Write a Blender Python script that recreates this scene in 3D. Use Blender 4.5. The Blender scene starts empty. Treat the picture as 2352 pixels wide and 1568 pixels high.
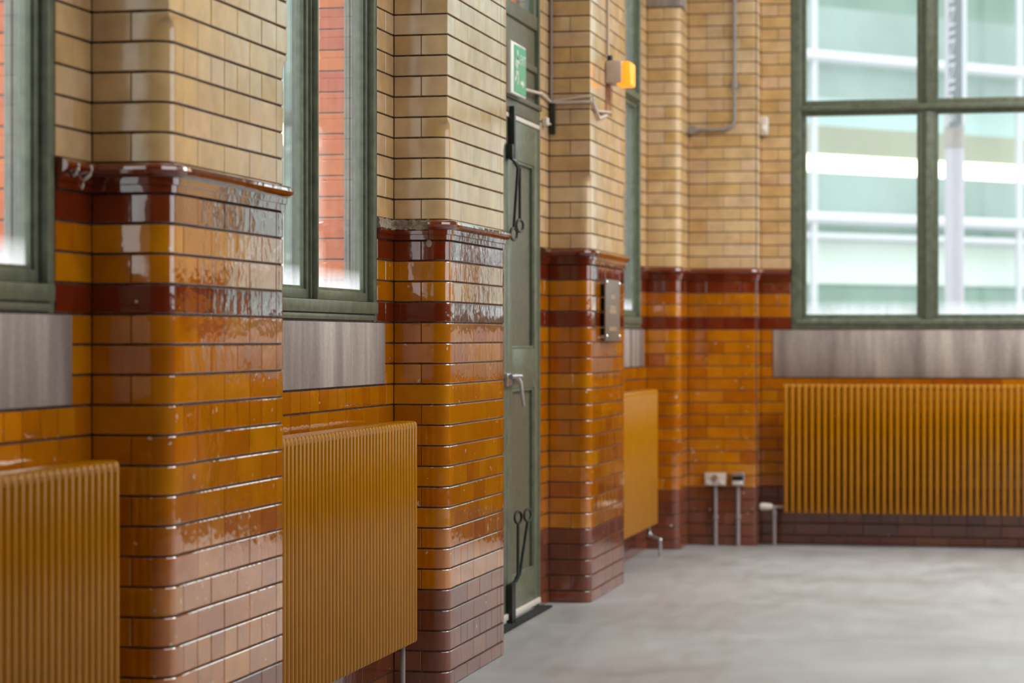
import bpy, bmesh, math, random
from mathutils import Matrix, Vector

random.seed(7)
S = bpy.context.scene
COL = S.collection

# ------------------------------------------------------------------ camera, sky, exposure
TH = math.radians(12.145)          # camera is turned this much to the left of the hall's long axis
F = 85.0 / 36.0 * 2352             # focal length in pixels of the 2352 px frame
CAMH = 1.39
cam_d = bpy.data.cameras.new('camera')
cam = bpy.data.objects.new('camera', cam_d)
COL.objects.link(cam)
cam.location = (0, 0, CAMH)
cam.rotation_euler = (math.pi / 2, 0, TH)
cam_d.lens = 85
cam_d.sensor_width = 36
cam_d.shift_y = -0.0018
cam_d.clip_end = 300
cam_d.dof.use_dof = True
cam_d.dof.focus_distance = 8.9
cam_d.dof.aperture_fstop = 2.8
S.camera = cam

S.view_settings.view_transform = 'Standard'
S.view_settings.look = 'None'
S.view_settings.gamma = 1
S.view_settings.use_curve_mapping = False
S.view_settings.exposure = 0.45

wd = bpy.data.worlds.new('overcast_sky')
S.world = wd
wd.use_nodes = True
nt = wd.node_tree
nt.nodes.clear()
wo = nt.nodes.new('ShaderNodeOutputWorld')
wb = nt.nodes.new('ShaderNodeBackground')
tc = nt.nodes.new('ShaderNodeTexCoord')
sp = nt.nodes.new('ShaderNodeSeparateXYZ')
cr = nt.nodes.new('ShaderNodeValToRGB')
cr.color_ramp.elements[0].position = 0.0
cr.color_ramp.elements[0].color = (0.62, 0.66, 0.68, 1)
cr.color_ramp.elements[1].position = 0.6
cr.color_ramp.elements[1].color = (1.0, 1.0, 1.0, 1)
nt.links.new(tc.outputs['Generated'], sp.inputs[0])
nt.links.new(sp.outputs['Z'], cr.inputs[0])
nt.links.new(cr.outputs[0], wb.inputs[0])
nt.links.new(wb.outputs[0], wo.inputs[0])
wb.inputs['Strength'].default_value = 2.7

# rooflights of the hall: large daylight panels above the floor, out of view
def rooflight(x, y, sx, sy, watts):
    l = bpy.data.lights.new('rooflight', 'AREA')
    l.shape = 'RECTANGLE'
    l.size, l.size_y = sx, sy
    l.energy = watts
    l.color = (1.0, 0.985, 0.96)
    o = bpy.data.objects.new('rooflight', l)
    o.location = (x, y, 5.5)
    COL.objects.link(o)
rooflight(2.0, 14.2, 3.6, 4.0, 190)

# ------------------------------------------------------------------ geometry constants (metres)
XF, XW = -2.28, -2.502             # faces of the piers and of the left wall
H, Z0 = 0.08212, 0.0624            # brick course height, level of the first bed joint
def zk(k): return Z0 + k * H
PIERS = [(6.190, 7.255), (9.374, 10.476), (12.561, 13.69)]
YC, YB, YR = 15.89, 16.28, 16.50   # corner pier, far pier face, far wall face
XR = -1.811                        # right corner of the far pier
TOP = 5.2
BR = 0.058                         # bullnose radius
KT = 26                            # course in which the bullnose dies into a sharp arris
P3 = 0.23

def ang(u): return TH - math.atan((u - 1176) / F)
def depth(x, y): return -x * math.sin(TH) + y * math.cos(TH)
def y_at(u, x): return -x / math.tan(ang(u))
def x_at(u, y): return -y * math.tan(ang(u))
def z_at(v, x, y): return CAMH + (779.7 - v) * depth(x, y) / F
def proj(p):
    d = depth(p[0], p[1])
    if d < 0.2: return None
    l = p[0] * math.cos(TH) + p[1] * math.sin(TH)
    return 1176 + F * l / d, 779.7 - F * (p[2] - CAMH) / d

OCC = [(-2.6, XF - .012, a + .012, b - .06, -1, 9) for a, b in PIERS]
OCC.append((-2.6, XF - .012, YC + .02, 16.9, -1, 9))
RAD = [(-2.452, -2.352, 4.32, 6.03, .205, 1.072), (-2.452, -2.352, 7.42, 9.185, .205, 1.072), (-2.452, -2.352, 13.85, 15.40, .205, 1.072)]
for r in RAD: OCC.append((r[0] - .04, r[1] - .012, r[2] + .02, r[3] - .02, r[4] + .02, r[5] - .02))
OCC.append((x_at(1797, 16.3) + .02, 2.6, 16.27, 16.37, .25, 1.07))
def hidden(p):
    o = Vector((0, 0, CAMH)); d = Vector(p) - o
    for x0, x1, y0, y1, z0, z1 in OCC:
        t0, t1 = 0.0, 0.999
        for i, (a, b) in enumerate(((x0, x1), (y0, y1), (z0, z1))):
            if abs(d[i]) < 1e-9:
                if o[i] < a or o[i] > b: t0 = 2
                continue
            ta, tb = (a - o[i]) / d[i], (b - o[i]) / d[i]
            if ta > tb: ta, tb = tb, ta
            t0, t1 = max(t0, ta), min(t1, tb)
        if t0 < t1: return True
    return False
def seen(pts):
    n = 0
    for p in pts:
        q = proj(p)
        if q and -8 < q[0] < 2360 and -8 < q[1] < 1576 and not hidden(p): n += 1
    return n >= 1

# ------------------------------------------------------------------ materials
def mat(name):
    m = bpy.data.materials.new(name)
    m.use_nodes = True
    n = m.node_tree.nodes
    return m, n, m.node_tree.links, n['Principled BSDF']
def noise(n, l, scale, detail=3, coord='Object', dist=0, stretch=None):
    t = n.new('ShaderNodeTexCoord') if coord != 'Pos' else n.new('ShaderNodeNewGeometry')
    out = t.outputs['Position'] if coord == 'Pos' else t.outputs[coord]
    if stretch:
        mp = n.new('ShaderNodeMapping')
        mp.inputs['Scale'].default_value = stretch
        l.new(out, mp.inputs[0]); out = mp.outputs[0]
    x = n.new('ShaderNodeTexNoise')
    x.inputs['Scale'].default_value = scale
    x.inputs['Detail'].default_value = detail
    x.inputs['Distortion'].default_value = dist
    l.new(out, x.inputs['Vector'])
    return x.outputs['Fac']
def ramp(n, l, fac, stops, interp='LINEAR'):
    r = n.new('ShaderNodeValToRGB')
    r.color_ramp.interpolation = interp
    e = r.color_ramp.elements
    while len(e) < len(stops): e.new(0.5)
    for i, (p, c) in enumerate(stops):
        e[i].position = p
        e[i].color = (*c, 1)
    l.new(fac, r.inputs[0])
    return r.outputs[0]
def mix(n, l, fac, a, b, blend='MIX'):
    x = n.new('ShaderNodeMix')
    x.data_type = 'RGBA'; x.blend_type = blend
    for s, v in ((x.inputs[0], fac), (x.inputs[6], a), (x.inputs[7], b)):
        if hasattr(v, 'default_value'): l.new(v, s)
        elif isinstance(v, tuple): s.default_value = (*v, 1)
        else: s.default_value = v
    return x.outputs[2]
def bump(n, l, h, strength, dist=0.01):
    b = n.new('ShaderNodeBump')
    b.inputs['Strength'].default_value = strength
    b.inputs['Distance'].default_value = dist
    l.new(h, b.inputs['Height'])
    return b.outputs[0]
def srgb(r, g, b):
    f = lambda c: (c / 255 / 12.92) if c / 255 < .04045 else ((c / 255 + .055) / 1.055) ** 2.4
    return (f(r), f(g), f(b))

def glazed(name, cols, rough=0.06, specks=0.70, coat=1.0, wav=0.05):
    m, n, l, p = mat(name)
    oi = n.new('ShaderNodeObjectInfo')
    st = [(i / max(1, len(cols) - 1), c) for i, c in enumerate(cols)]
    c = ramp(n, l, oi.outputs['Random'], st)
    big = noise(n, l, 9, 3, 'Pos')
    c = mix(n, l, 0.55, c, ramp(n, l, big, [(0.3, (.62, .58, .55)), (0.7, (1.12, 1.12, 1.1))]), 'MULTIPLY')
    sp_ = ramp(n, l, noise(n, l, 34, 1, 'Pos'), [(specks, (0, 0, 0)), (specks + .02, (1, 1, 1))])
    c = mix(n, l, sp_, c, srgb(205, 190, 165))
    l.new(c, p.inputs['Base Color'])
    p.inputs['Roughness'].default_value = rough
    p.inputs['IOR'].default_value = 1.6
    p.inputs['Coat Weight'].default_value = coat
    p.inputs['Coat Roughness'].default_value = rough
    p.inputs['Coat IOR'].default_value = 1.55
    hn = noise(n, l, 16, 2, 'Pos')
    bn_ = bump(n, l, hn, wav, 0.02)
    l.new(bn_, p.inputs['Normal']); l.new(bn_, p.inputs['Coat Normal'])
    return m
M = {}
M['cream'] = glazed('cream_glaze', [srgb(222, 192, 152), srgb(216, 178, 120), srgb(220, 186, 146), srgb(208, 168, 108), srgb(224, 190, 156)], 0.14, 0.80, .25)
M['amber'] = glazed('amber_glaze', [srgb(196, 120, 4), srgb(180, 100, 2), srgb(202, 128, 6), srgb(170, 86, 2), srgb(189, 111, 3)], 0.05, 0.75)
M['red'] = glazed('oxblood_glaze', [srgb(122, 46, 14), srgb(110, 36, 12), srgb(130, 56, 20)], 0.05, 0.78)
M['brown'] = glazed('brown_glaze', [srgb(128, 66, 36), srgb(112, 58, 40), srgb(138, 78, 44)], 0.12, 0.78, .3)

m, n, l, p = mat('dark_mortar'); M['mortar'] = m
l.new(ramp(n, l, noise(n, l, 60, 4, 'Pos'), [(.35, srgb(52, 42, 38)), (.75, srgb(98, 86, 78))]), p.inputs['Base Color'])
p.inputs['Roughness'].default_value = .9
m, n, l, p = mat('outer_mortar'); M['mortar2'] = m
l.new(ramp(n, l, noise(n, l, 40, 4, 'Pos'), [(.35, srgb(120, 124, 118)), (.75, srgb(170, 165, 155))]), p.inputs['Base Color'])
m, n, l, p = mat('red_brick'); M['redbrick'] = m
oi = n.new('ShaderNodeObjectInfo')
c = ramp(n, l, oi.outputs['Random'], [(0, srgb(232, 112, 66)), (.5, srgb(238, 128, 70)), (1, srgb(214, 98, 76))])
c = mix(n, l, .5, c, ramp(n, l, noise(n, l, 30, 4, 'Pos'), [(.3, (.7, .7, .7)), (.7, (1.1, 1.1, 1.1))]), 'MULTIPLY')
l.new(c, p.inputs['Base Color']); p.inputs['Roughness'].default_value = .8

def paint(name, col, rough=.35, var=.25, bstr=.15, scale=25):
    m, n, l, p = mat(name)
    f = noise(n, l, scale, 4, 'Pos')
    d = tuple(x * (1 - var) for x in col); u = tuple(min(1, x * (1 + var)) for x in col)
    l.new(ramp(n, l, f, [(.3, d), (.7, u)]), p.inputs['Base Color'])
    p.inputs['Roughness'].default_value = rough
    l.new(bump(n, l, f, bstr, .004), p.inputs['Normal'])
    return m
M['green'] = paint('green_grey_paint', srgb(98, 104, 84), .38)
M['panel'] = paint('dull_brown_green_paint', srgb(92, 90, 70), .42)
M['radiator'] = paint('mustard_enamel', srgb(176, 115, 0), .2, .06, .01, 8)
M['steel'] = paint('grey_conduit_paint', srgb(150, 142, 138), .4, .1)
M['chrome'] = paint('brushed_chrome', srgb(200, 198, 200), .25, .05, .02); M['chrome'].node_tree.nodes['Principled BSDF'].inputs['Metallic'].default_value = .9
M['iron'] = paint('black_iron', srgb(36, 40, 34), .35, .2)
M['black'] = paint('black_rubber', srgb(10, 10, 12), .95, .3)
M['white'] = paint('white_plastic', srgb(216, 208, 196), .4, .04)
M['greybox'] = paint('grey_plastic', srgb(206, 192, 178), .45, .05)
M['bronze'] = paint('bronze_plate', srgb(112, 96, 80), .5, .12)
M['bronzelight'] = paint('worn_bronze_lettering', srgb(158, 128, 94), .4, .1)
M['broken'] = paint('broken_fireclay', srgb(150, 132, 114), .9, .3, .8, 50)
M['signgreen'] = paint('sign_green', srgb(60, 168, 116), .25, .03, 0)
M['signwhite'] = paint('sign_white', srgb(232, 232, 222), .25, .02, 0)
m, n, l, p = mat('rust_stain'); M['rust'] = m
p.inputs['Base Color'].default_value = (*srgb(160, 92, 36), 1); p.inputs['Roughness'].default_value = .6
l.new(ramp(n, l, noise(n, l, 22, 4, 'Pos', .5, (1, 1, .35)), [(.40, (0, 0, 0)), (.62, (.9, .9, .9))]), p.inputs['Alpha'])
M['plainbrick'] = paint('plain_brown_brick', srgb(112, 80, 58), .8, .2)
M['radiator'].node_tree.nodes['Principled BSDF'].inputs['Specular IOR Level'].default_value = .42
M['ceiling'] = paint('ceiling_paint', srgb(150, 140, 124), .8, .05)
M['lead'] = paint('grey_reveal_paint', srgb(142, 142, 132), .6, .18)

m, n, l, p = mat('sandstone_sill'); M['stone'] = m
f1 = noise(n, l, 7, 5, 'Pos', 0, (1, 1, .12)); f2 = noise(n, l, 60, 3, 'Pos')
c = ramp(n, l, f1, [(.3, srgb(118, 104, 98)), (.5, srgb(156, 144, 137)), (.66, srgb(190, 178, 168))])
l.new(mix(n, l, .5, c, ramp(n, l, f2, [(.3, (.75, .75, .75)), (.7, (1.1, 1.1, 1.1))]), 'MULTIPLY'), p.inputs['Base Color'])
p.inputs['Roughness'].default_value = .5
l.new(bump(n, l, f2, .3, .004), p.inputs['Normal'])

m, n, l, p = mat('polished_concrete'); M['floor'] = m
f1 = noise(n, l, .9, 6, 'Pos', .4); f2 = noise(n, l, 9, 5, 'Pos', .3, (1, .25, 1)); f3 = noise(n, l, 90, 2, 'Pos')
c = ramp(n, l, f1, [(.32, srgb(143, 141, 138)), (.5, srgb(157, 157, 157)), (.7, srgb(170, 172, 173))])
c = mix(n, l, .5, c, ramp(n, l, f2, [(.3, (.86, .85, .83)), (.7, (1.06, 1.06, 1.06))]), 'MULTIPLY')
c = mix(n, l, .35, c, ramp(n, l, f3, [(.3, (.85, .85, .85)), (.7, (1.1, 1.1, 1.1))]), 'MULTIPLY')
l.new(c, p.inputs['Base Color'])
l.new(ramp(n, l, f2, [(.3, (.42, .42, .42)), (.7, (.56, .56, .56))]), p.inputs['Roughness'])

def glass(name, tint=(1, 1, 1), dirt=.05, zb=None):
    m = bpy.data.materials.new(name); m.use_nodes = True
    n, l = m.node_tree.nodes, m.node_tree.links
    n.clear()
    o = n.new('ShaderNodeOutputMaterial'); tr = n.new('ShaderNodeBsdfTransparent'); gl = n.new('ShaderNodeBsdfGlossy')
    ge = n.new('ShaderNodeNewGeometry'); dt = n.new('ShaderNodeVectorMath'); dt.operation = 'DOT_PRODUCT'
    l.new(ge.outputs['Normal'], dt.inputs[0]); l.new(ge.outputs['Incoming'], dt.inputs[1])
    ab = n.new('ShaderNodeMath'); ab.operation = 'ABSOLUTE'; l.new(dt.outputs['Value'], ab.inputs[0])
    om = n.new('ShaderNodeMath'); om.operation = 'SUBTRACT'; om.inputs[0].default_value = 1; l.new(ab.outputs[0], om.inputs[1])
    pw_ = n.new('ShaderNodeMath'); pw_.operation = 'POWER'; pw_.inputs[1].default_value = 5; l.new(om.outputs[0], pw_.inputs[0])
    fr = n.new('ShaderNodeMath'); fr.operation = 'MULTIPLY_ADD'; fr.inputs[1].default_value = .96; fr.inputs[2].default_value = .04; l.new(pw_.outputs[0], fr.inputs[0])
    gl.inputs['Roughness'].default_value = .01
    tr.inputs[0].default_value = (*tint, 1)
    mx = n.new('ShaderNodeMixShader')
    l.new(fr.outputs[0], mx.inputs[0]); l.new(tr.outputs[0], mx.inputs[1]); l.new(gl.outputs[0], mx.inputs[2])
    df = n.new('ShaderNodeBsdfTranslucent'); df.inputs[0].default_value = (.9, .92, .95, 1)
    m2 = n.new('ShaderNodeMixShader')
    g = n.new('ShaderNodeNewGeometry'); s = n.new('ShaderNodeSeparateXYZ'); l.new(g.outputs['Position'], s.inputs[0])
    mr = n.new('ShaderNodeMapRange'); mr.inputs[1].default_value = 1.555; mr.inputs[2].default_value = 1.66
    mr.inputs[3].default_value = .62; mr.inputs[4].default_value = dirt
    l.new(s.outputs['Z'], mr.inputs[0])
    nz = noise(n, l, 18, 4, 'Pos', 0, (1, 1, .2))
    ml = n.new('ShaderNodeMath'); ml.operation = 'MULTIPLY'; l.new(mr.outputs[0], ml.inputs[0])
    m3 = n.new('ShaderNodeMath'); m3.operation = 'MULTIPLY_ADD'; l.new(nz, m3.inputs[0]); m3.inputs[1].default_value = 1.2; m3.inputs[2].default_value = .35
    l.new(m3.outputs[0], ml.inputs[1])
    l.new(ml.outputs[0], m2.inputs[0]); l.new(mx.outputs[0], m2.inputs[1]); l.new(df.outputs[0], m2.inputs[2])
    l.new(m2.outputs[0], o.inputs[0])
    return m
M['glass'] = glass('window_glass', (.97, 1, .99), .03)

def emit(name, col, s):
    m, n, l, p = mat(name)
    p.inputs['Base Color'].default_value = (*col, 1)
    p.inputs['Emission Color'].default_value = (*col, 1)
    p.inputs['Emission Strength'].default_value = s
    return m
M['lamp'] = emit('amber_lens', (1.0, .30, .015), .85)
M['officelight'] = emit('office_lights', (1.0, .97, .72), 1.6)
M['teal'] = paint('teal_glass_facade', srgb(134, 153, 148), .2, .16, .0, .35)  # broad mottling puts uneven reflections into the facade colour
M['mint'] = paint('mint_spandrel', srgb(196, 207, 201), .3, .03, .0, 1)
M['paleteal'] = paint('pale_teal_panel', srgb(162, 188, 186), .3, .04, .0, 1)
M['dimteal'] = paint('dim_green_glass', srgb(108, 134, 122), .15, .22, .0, .5)  # blotches imitate dark green reflections, painted into the glass colour
M['beige'] = paint('beige_interior_wall', srgb(146, 150, 130), .5, .1, .0, .5)
M['railwhite'] = paint('white_steel', srgb(190, 192, 200), .4, .02, 0)
M['postwhite'] = paint('lilac_white_post_paint', srgb(172, 168, 178), .4, .03, 0)
M['bannergrey'] = paint('grey_banner', srgb(98, 106, 110), .7, .03, 0)
M['pavement'] = paint('pale_paving', srgb(166, 166, 162), .8, .08, 0, .6)

# ------------------------------------------------------------------ object helpers
def link(name, me, parent=None, ma=None, loc=None, rot=None):
    o = bpy.data.objects.new(name, me)
    COL.objects.link(o)
    if ma is not None and me is not None and not me.materials: me.materials.append(ma)
    if parent is not None: o.parent = parent
    if loc is not None: o.location = loc
    if rot is not None: o.rotation_euler = rot
    return o
def tag(o, label=None, cat=None, group=None, kind=None):
    if label: o['label'] = label
    if cat: o['category'] = cat
    if group: o['group'] = group
    if kind: o['kind'] = kind
    return o
def empty(name, loc=(0, 0, 0)):
    o = bpy.data.objects.new(name, None); COL.objects.link(o); o.location = loc
    o.empty_display_size = .05
    return o
def smooth(me, deg=32):
    me.polygons.foreach_set('use_smooth', [True] * len(me.polygons))
    me.set_sharp_from_angle(angle=math.radians(deg))
class MB:
    def __init__(s): s.bm = bmesh.new()
    def box(s, x0, x1, y0, y1, z0, z1, bev=0):
        g = bmesh.ops.create_cube(s.bm, size=1)
        for v in g['verts']:
            v.co = Vector((x0 + (v.co.x + .5) * (x1 - x0), y0 + (v.co.y + .5) * (y1 - y0), z0 + (v.co.z + .5) * (z1 - z0)))
        if bev:
            es = list({e for v in g['verts'] for e in v.link_edges})
            bmesh.ops.bevel(s.bm, geom=es, offset=bev, segments=2, affect='EDGES', profile=.5)
        return s
    def tube(s, pts, r, seg=12, caps=True):
        pts = [Vector(p) for p in pts]
        rs = r if isinstance(r, (list, tuple)) else [r] * len(pts)
        rings = []
        up = None
        for i, p in enumerate(pts):
            d = (pts[min(i + 1, len(pts) - 1)] - pts[max(i - 1, 0)]).normalized()
            if up is None: up = d.orthogonal().normalized()
            up = (up - d * up.dot(d)).normalized()
            q = d.cross(up)
            rings.append([s.bm.verts.new(p + (up * math.cos(a) + q * math.sin(a)) * rs[i]) for a in [2 * math.pi * j / seg for j in range(seg)]])
        for a, b in zip(rings, rings[1:]):
            for j in range(seg):
                f = s.bm.faces.new((a[j], a[(j + 1) % seg], b[(j + 1) % seg], b[j])); f.smooth = True
        if caps:
            s.bm.faces.new(rings[0][::-1]); s.bm.faces.new(rings[-1])
        return s
    def ring(s, c, R, r, nrm, seg=16):
        nrm = Vector(nrm).normalized(); a = nrm.orthogonal().normalized(); b = nrm.cross(a)
        c = Vector(c)
        vs = []
        for i in range(seg):
            t = 2 * math.pi * i / seg; d = a * math.cos(t) + b * math.sin(t)
            vs.append([s.bm.verts.new(c + d * (R + r * math.cos(w)) + nrm * r * math.sin(w)) for w in [2 * math.pi * j / 8 for j in range(8)]])
        for i in range(seg):
            for j in range(8):
                f = s.bm.faces.new((vs[i][j], vs[(i + 1) % seg][j], vs[(i + 1) % seg][(j + 1) % 8], vs[i][(j + 1) % 8])); f.smooth = True
        return s
    def ball(s, c, r, sc=(1, 1, 1)):
        g = bmesh.ops.create_uvsphere(s.bm, u_segments=14, v_segments=10, radius=r)
        for v in g['verts']: v.co = Vector((v.co.x * sc[0], v.co.y * sc[1], v.co.z * sc[2])) + Vector(c)
        for f in s.bm.faces: f.smooth = True
        return s
    def mesh(s, name):
        me = bpy.data.meshes.new(name)
        bmesh.ops.recalc_face_normals(s.bm, faces=s.bm.faces)
        s.bm.to_mesh(me); s.bm.free()
        smooth(me)
        return me
    def obj(s, name, ma, parent=None, loc=None, rot=None):
        return link(name, s.mesh(name), parent, ma, loc, rot)

# ------------------------------------------------------------------ brick meshes
CACHE = {}
BED, PERP, DEPTH_, CH = .0062, .0034, .014, .0022
def flat_brick(w, h):
    """A glazed brick: local x along the wall, local y into the wall, z up; origin at lower left of its cell."""
    key = ('f', round(w, 4), round(h, 4))
    if key in CACHE: return CACHE[key]
    x0, x1, z0, z1, c = PERP / 2, w - PERP / 2, BED / 2, h - BED / 2, CH
    V = []
    for y, i in ((DEPTH_, 0), (c * .8, 0), (0, c)):
        V += [(x0 + i, y, z0 + i), (x1 - i, y, z0 + i), (x1 - i, y, z1 - i), (x0 + i, y, z1 - i)]
    Fc = [(8, 9, 10, 11)]
    for a in (0, 4):
        for j in range(4):
            k = (j + 1) % 4
            Fc.append((a + j, a + k, a + 4 + k, a + 4 + j))
    me = bpy.data.meshes.new('brick'); me.from_pydata(V, [], Fc); me.update()
    CACHE[key] = me
    return me
def corner_path(a, b, r, out, far, seg=6):
    """Points round an outside corner at the origin: face towards -y (length a), then face towards +x (length b)."""
    pts = [(-a, -out)]
    rr = max(r + out, .0004)
    for i in range(seg + 1):
        t = -math.pi / 2 + i / seg * math.pi / 2
        pts.append((-r + rr * math.cos(t), r + rr * math.sin(t)))
    pts.append((out, b))
    if far: pts = [(x, -y) for x, y in pts]
    return pts
def sweep_corner(a, b, prof, far=False, caps=True, name='brick'):
    V, Fc = [], []
    rows = []
    for out, z, r in prof:
        q = corner_path(a, b, r, out, far)
        rows.append([len(V) + i for i in range(len(q))])
        V += [(x, y, z) for x, y in q]
    n = len(rows[0])
    sm = []
    for A, B in zip(rows, rows[1:]):
        for i in range(n - 1):
            f = (A[i], A[i + 1], B[i + 1], B[i])
            Fc.append(f if not far else f[::-1]); sm.append(1 <= i <= n - 3)
    if caps:
        e = tuple(R[0] for R in rows); g = tuple(R[-1] for R in rows)
        Fc.append(e if not far else e[::-1]); Fc.append(g[::-1] if not far else g); sm += [False, False]
    me = bpy.data.meshes.new(name); me.from_pydata(V, [], Fc); me.update()
    smooth(me)
    return me
def brick_prof(h, r0, r1=None):
    z0, z1, c = BED / 2, h - BED / 2, CH
    if r1 is None:
        return [(-DEPTH_, z0, r0), (-c * .8, z0, r0), (0, z0 + c, r0), (0, z1 - c, r0), (-c * .8, z1, r0), (-DEPTH_, z1, r0)]
    pr = [(-DEPTH_, z0, r0), (-c * .8, z0, r0)]
    for i in range(8):
        t = i / 7; q = max(0, (t - .30) / .55)
        rr = r1 + (r0 - r1) * (math.sqrt(max(0, 1 - q * q)) if q < 1 else 0)
        pr.append((0, z0 + c + (z1 - z0 - 2 * c) * t, rr))
    return pr + [(-c * .8, z1, r1), (-DEPTH_, z1, r1)]
def corner_brick(a, b, h, r0, far, r1=None):
    key = ('c', round(a, 4), round(b, 4), round(h, 4), r0, far, r1)
    if key not in CACHE:
        CACHE[key] = sweep_corner(a - PERP / 2, b - PERP / 2, brick_prof(h, r0, r1), far)
    return CACHE[key]
CP = [(0, .0006), (.010, .001), (.022, .004), (.031, .011), (.034, .020), (.031, .030), (.021, .037), (.014, .040), (.0135, .058), (.0075, .060), (.007, .0795), (-.012, .0805)]
def cornice_prof(): return [(-.012, H - .001)] + [(o, H - d) for o, d in CP]
CPB = [(-.012, .044), (.009, .0402), (.0135, .044), (.0135, .058), (.0075, .060), (.007, .0795), (-.012, .0805)]
CPR = [(-.012, .0006), (.003, .001), (.006, .012), (.004, .024), (.010, .034), (.012, .041), (-.012, .045)]
def part_block(kind, prof, a, b=None):
    """lower fillets or the rough broken face of a damaged cornice block, flat (b None) or round a corner"""
    pr = [(o, H - d) for o, d in prof][::-1]
    key = ('kb', kind, round(a, 4), b)
    if key not in CACHE:
        if b is not None: CACHE[key] = sweep_corner(a - .0012, b, [(o, z, BR) for o, z in pr], False, True, kind)
        else:
            n_ = 14 if kind == 'broken_edge' else 2
            V, Fc = [], []
            rnd = random.Random(5)
            for i in range(n_):
                x = .0012 + (a - .0024) * i / (n_ - 1)
                for o, z in pr:
                    j = rnd.uniform(-.003, .004) if kind == 'broken_edge' and o > 0 else 0
                    V.append((x, -o - j, z + (j if kind == 'broken_edge' else 0)))
            m_ = len(pr)
            for i in range(n_ - 1):
                for q in range(m_ - 1): Fc.append((i * m_ + q, (i + 1) * m_ + q, (i + 1) * m_ + q + 1, i * m_ + q + 1))
            Fc.append(tuple(range(m_))[::-1]); Fc.append(tuple(range((n_ - 1) * m_, n_ * m_)))
            me = bpy.data.meshes.new(kind); me.from_pydata(V, [], Fc); me.update(); smooth(me, 20)
            CACHE[key] = me
    return CACHE[key]
def broken_flat(parent, P, face, s0, s1, k):
    w = s1 - s0
    loc, rot = ((P, s0, zk(k)), math.pi / 2) if face == 'x' else ((s0, P, zk(k)), 0)
    pt = [(P + .01, (s0 + s1) / 2, zk(k) + .05)] if face == 'x' else [((s0 + s1) / 2, P - .01, zk(k) + .05)]
    put(parent, part_block('fillet_block', CPB, w), loc, rot, 'red', pt, 'cornice_block')
    put(parent, part_block('broken_edge', CPR, w), loc, rot, 'broken', pt, 'broken_edge', 'grey broken edge where the moulding has snapped off')
def cornice_flat(w):
    key = ('k', round(w, 4))
    if key not in CACHE:
        V, Fc = [], []
        pr = cornice_prof()
        for o, z in pr: V += [(.0012, -o, z), (w - .0012, -o, z)]
        for i in range(len(pr) - 1): Fc.append((2 * i + 2, 2 * i + 3, 2 * i + 1, 2 * i))
        Fc.append(tuple(range(0, 2 * len(pr), 2))[::1]); Fc.append(tuple(range(1, 2 * len(pr), 2))[::-1])
        me = bpy.data.meshes.new('cornice_block'); me.from_pydata(V, [], Fc); me.update()
        smooth(me)
        CACHE[key] = me
    return CACHE[key]
def cornice_corner(a, b, far, broken=False):
    key = ('kc', round(a, 4), round(b, 4), far, broken)
    if key not in CACHE:
        CACHE[key] = sweep_corner(a - .0012, b - .0012, [(o, z, BR) for o, z in cornice_prof()], far, True, 'cornice_block')
    return CACHE[key]

def course_mat(k):
    if k >= 22: return 'cream'
    if k in (17, 20, 21): return 'red'
    if k <= 3: return 'brown'
    return 'amber'

STUFF = {}
COUNT = {}
def put(parent, me, loc, rot, ma, pts, name='brick', label=None):
    """Lay one brick: an object of its own when the photograph shows it, else part of the joined brickwork."""
    if seen(pts) and COUNT.get(parent.name, 0) < 299:
        COUNT[parent.name] = COUNT.get(parent.name, 0) + 1
        tilt = random.uniform(-.0035, .0035), random.uniform(-.0035, .0035)
        key = (me.name, ma)
        if key not in CACHE:
            m2 = me.copy() if me.materials else me
            if me.materials: m2.materials.clear()
            m2.materials.append(M[ma]); CACHE[key] = m2
        o = link(name, CACHE[key], parent, None, loc, (tilt[0], 0, rot + tilt[1]))
        if label: o['label'] = label
        return o
    STUFF.setdefault(parent.name, []).append((me, Matrix.Translation(loc) @ Matrix.Rotation(rot, 4, 'Z'), ma, parent))
def lay(parent, P, face, s0, s1, k, ma=None, h=None, z=None, name='brick'):
    """One brick on a flat face. face 'x' faces +x and runs along +y; face 'y' faces -y and runs along +x."""
    z = zk(k) if z is None else z
    h = H if h is None else h
    w = s1 - s0
    me = cornice_flat(w) if name == 'cornice_block' else flat_brick(w, h)
    if face == 'x':
        loc = (P, s0, z); rot = math.pi / 2; e = .003
        pts = [(P + e, s0 + w * t, z + h * q) for t in (.08, .5, .92) for q in (.2, .8)]
    else:
        loc = (s0, P, z); rot = 0; e = -.003
        pts = [(s0 + w * t, P + e, z + h * q) for t in (.08, .5, .92) for q in (.2, .8)]
    put(parent, me, loc, rot, ma or course_mat(k), pts, name)
def joints(total, first, pitch=P3, minw=.05):
    out = [first] if first > 0 else []
    s = first
    while s + pitch < total - minw:
        s += pitch; out.append(s)
    return out
def flush_stuff():
    groups = {}
    for name, lst in STUFF.items():
        par = lst[0][3]
        bm = bmesh.new(); mats = []
        for me, mx, ma, _ in lst:
            if ma not in mats: mats.append(ma)
            i0 = len(bm.faces)
            v0 = len(bm.verts)
            bm.from_mesh(me)
            bm.verts.ensure_lookup_table(); bm.faces.ensure_lookup_table()
            for v in bm.verts[v0:]: v.co = mx @ v.co
            for f in bm.faces[i0:]: f.material_index = mats.index(ma)
        o = bpy.data.meshes.new('brickwork'); bm.to_mesh(o); bm.free()
        for ma in mats: o.materials.append(M[ma])
        ob = link('brickwork', o, par); ob['kind'] = 'stuff'

def course_h(k):
    """level and height of a course; the lowest is cut by the floor, the top by the ceiling"""
    if k == -1: return 0.0, Z0
    return zk(k), H
KMAX = int((TOP - Z0) / H)

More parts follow.
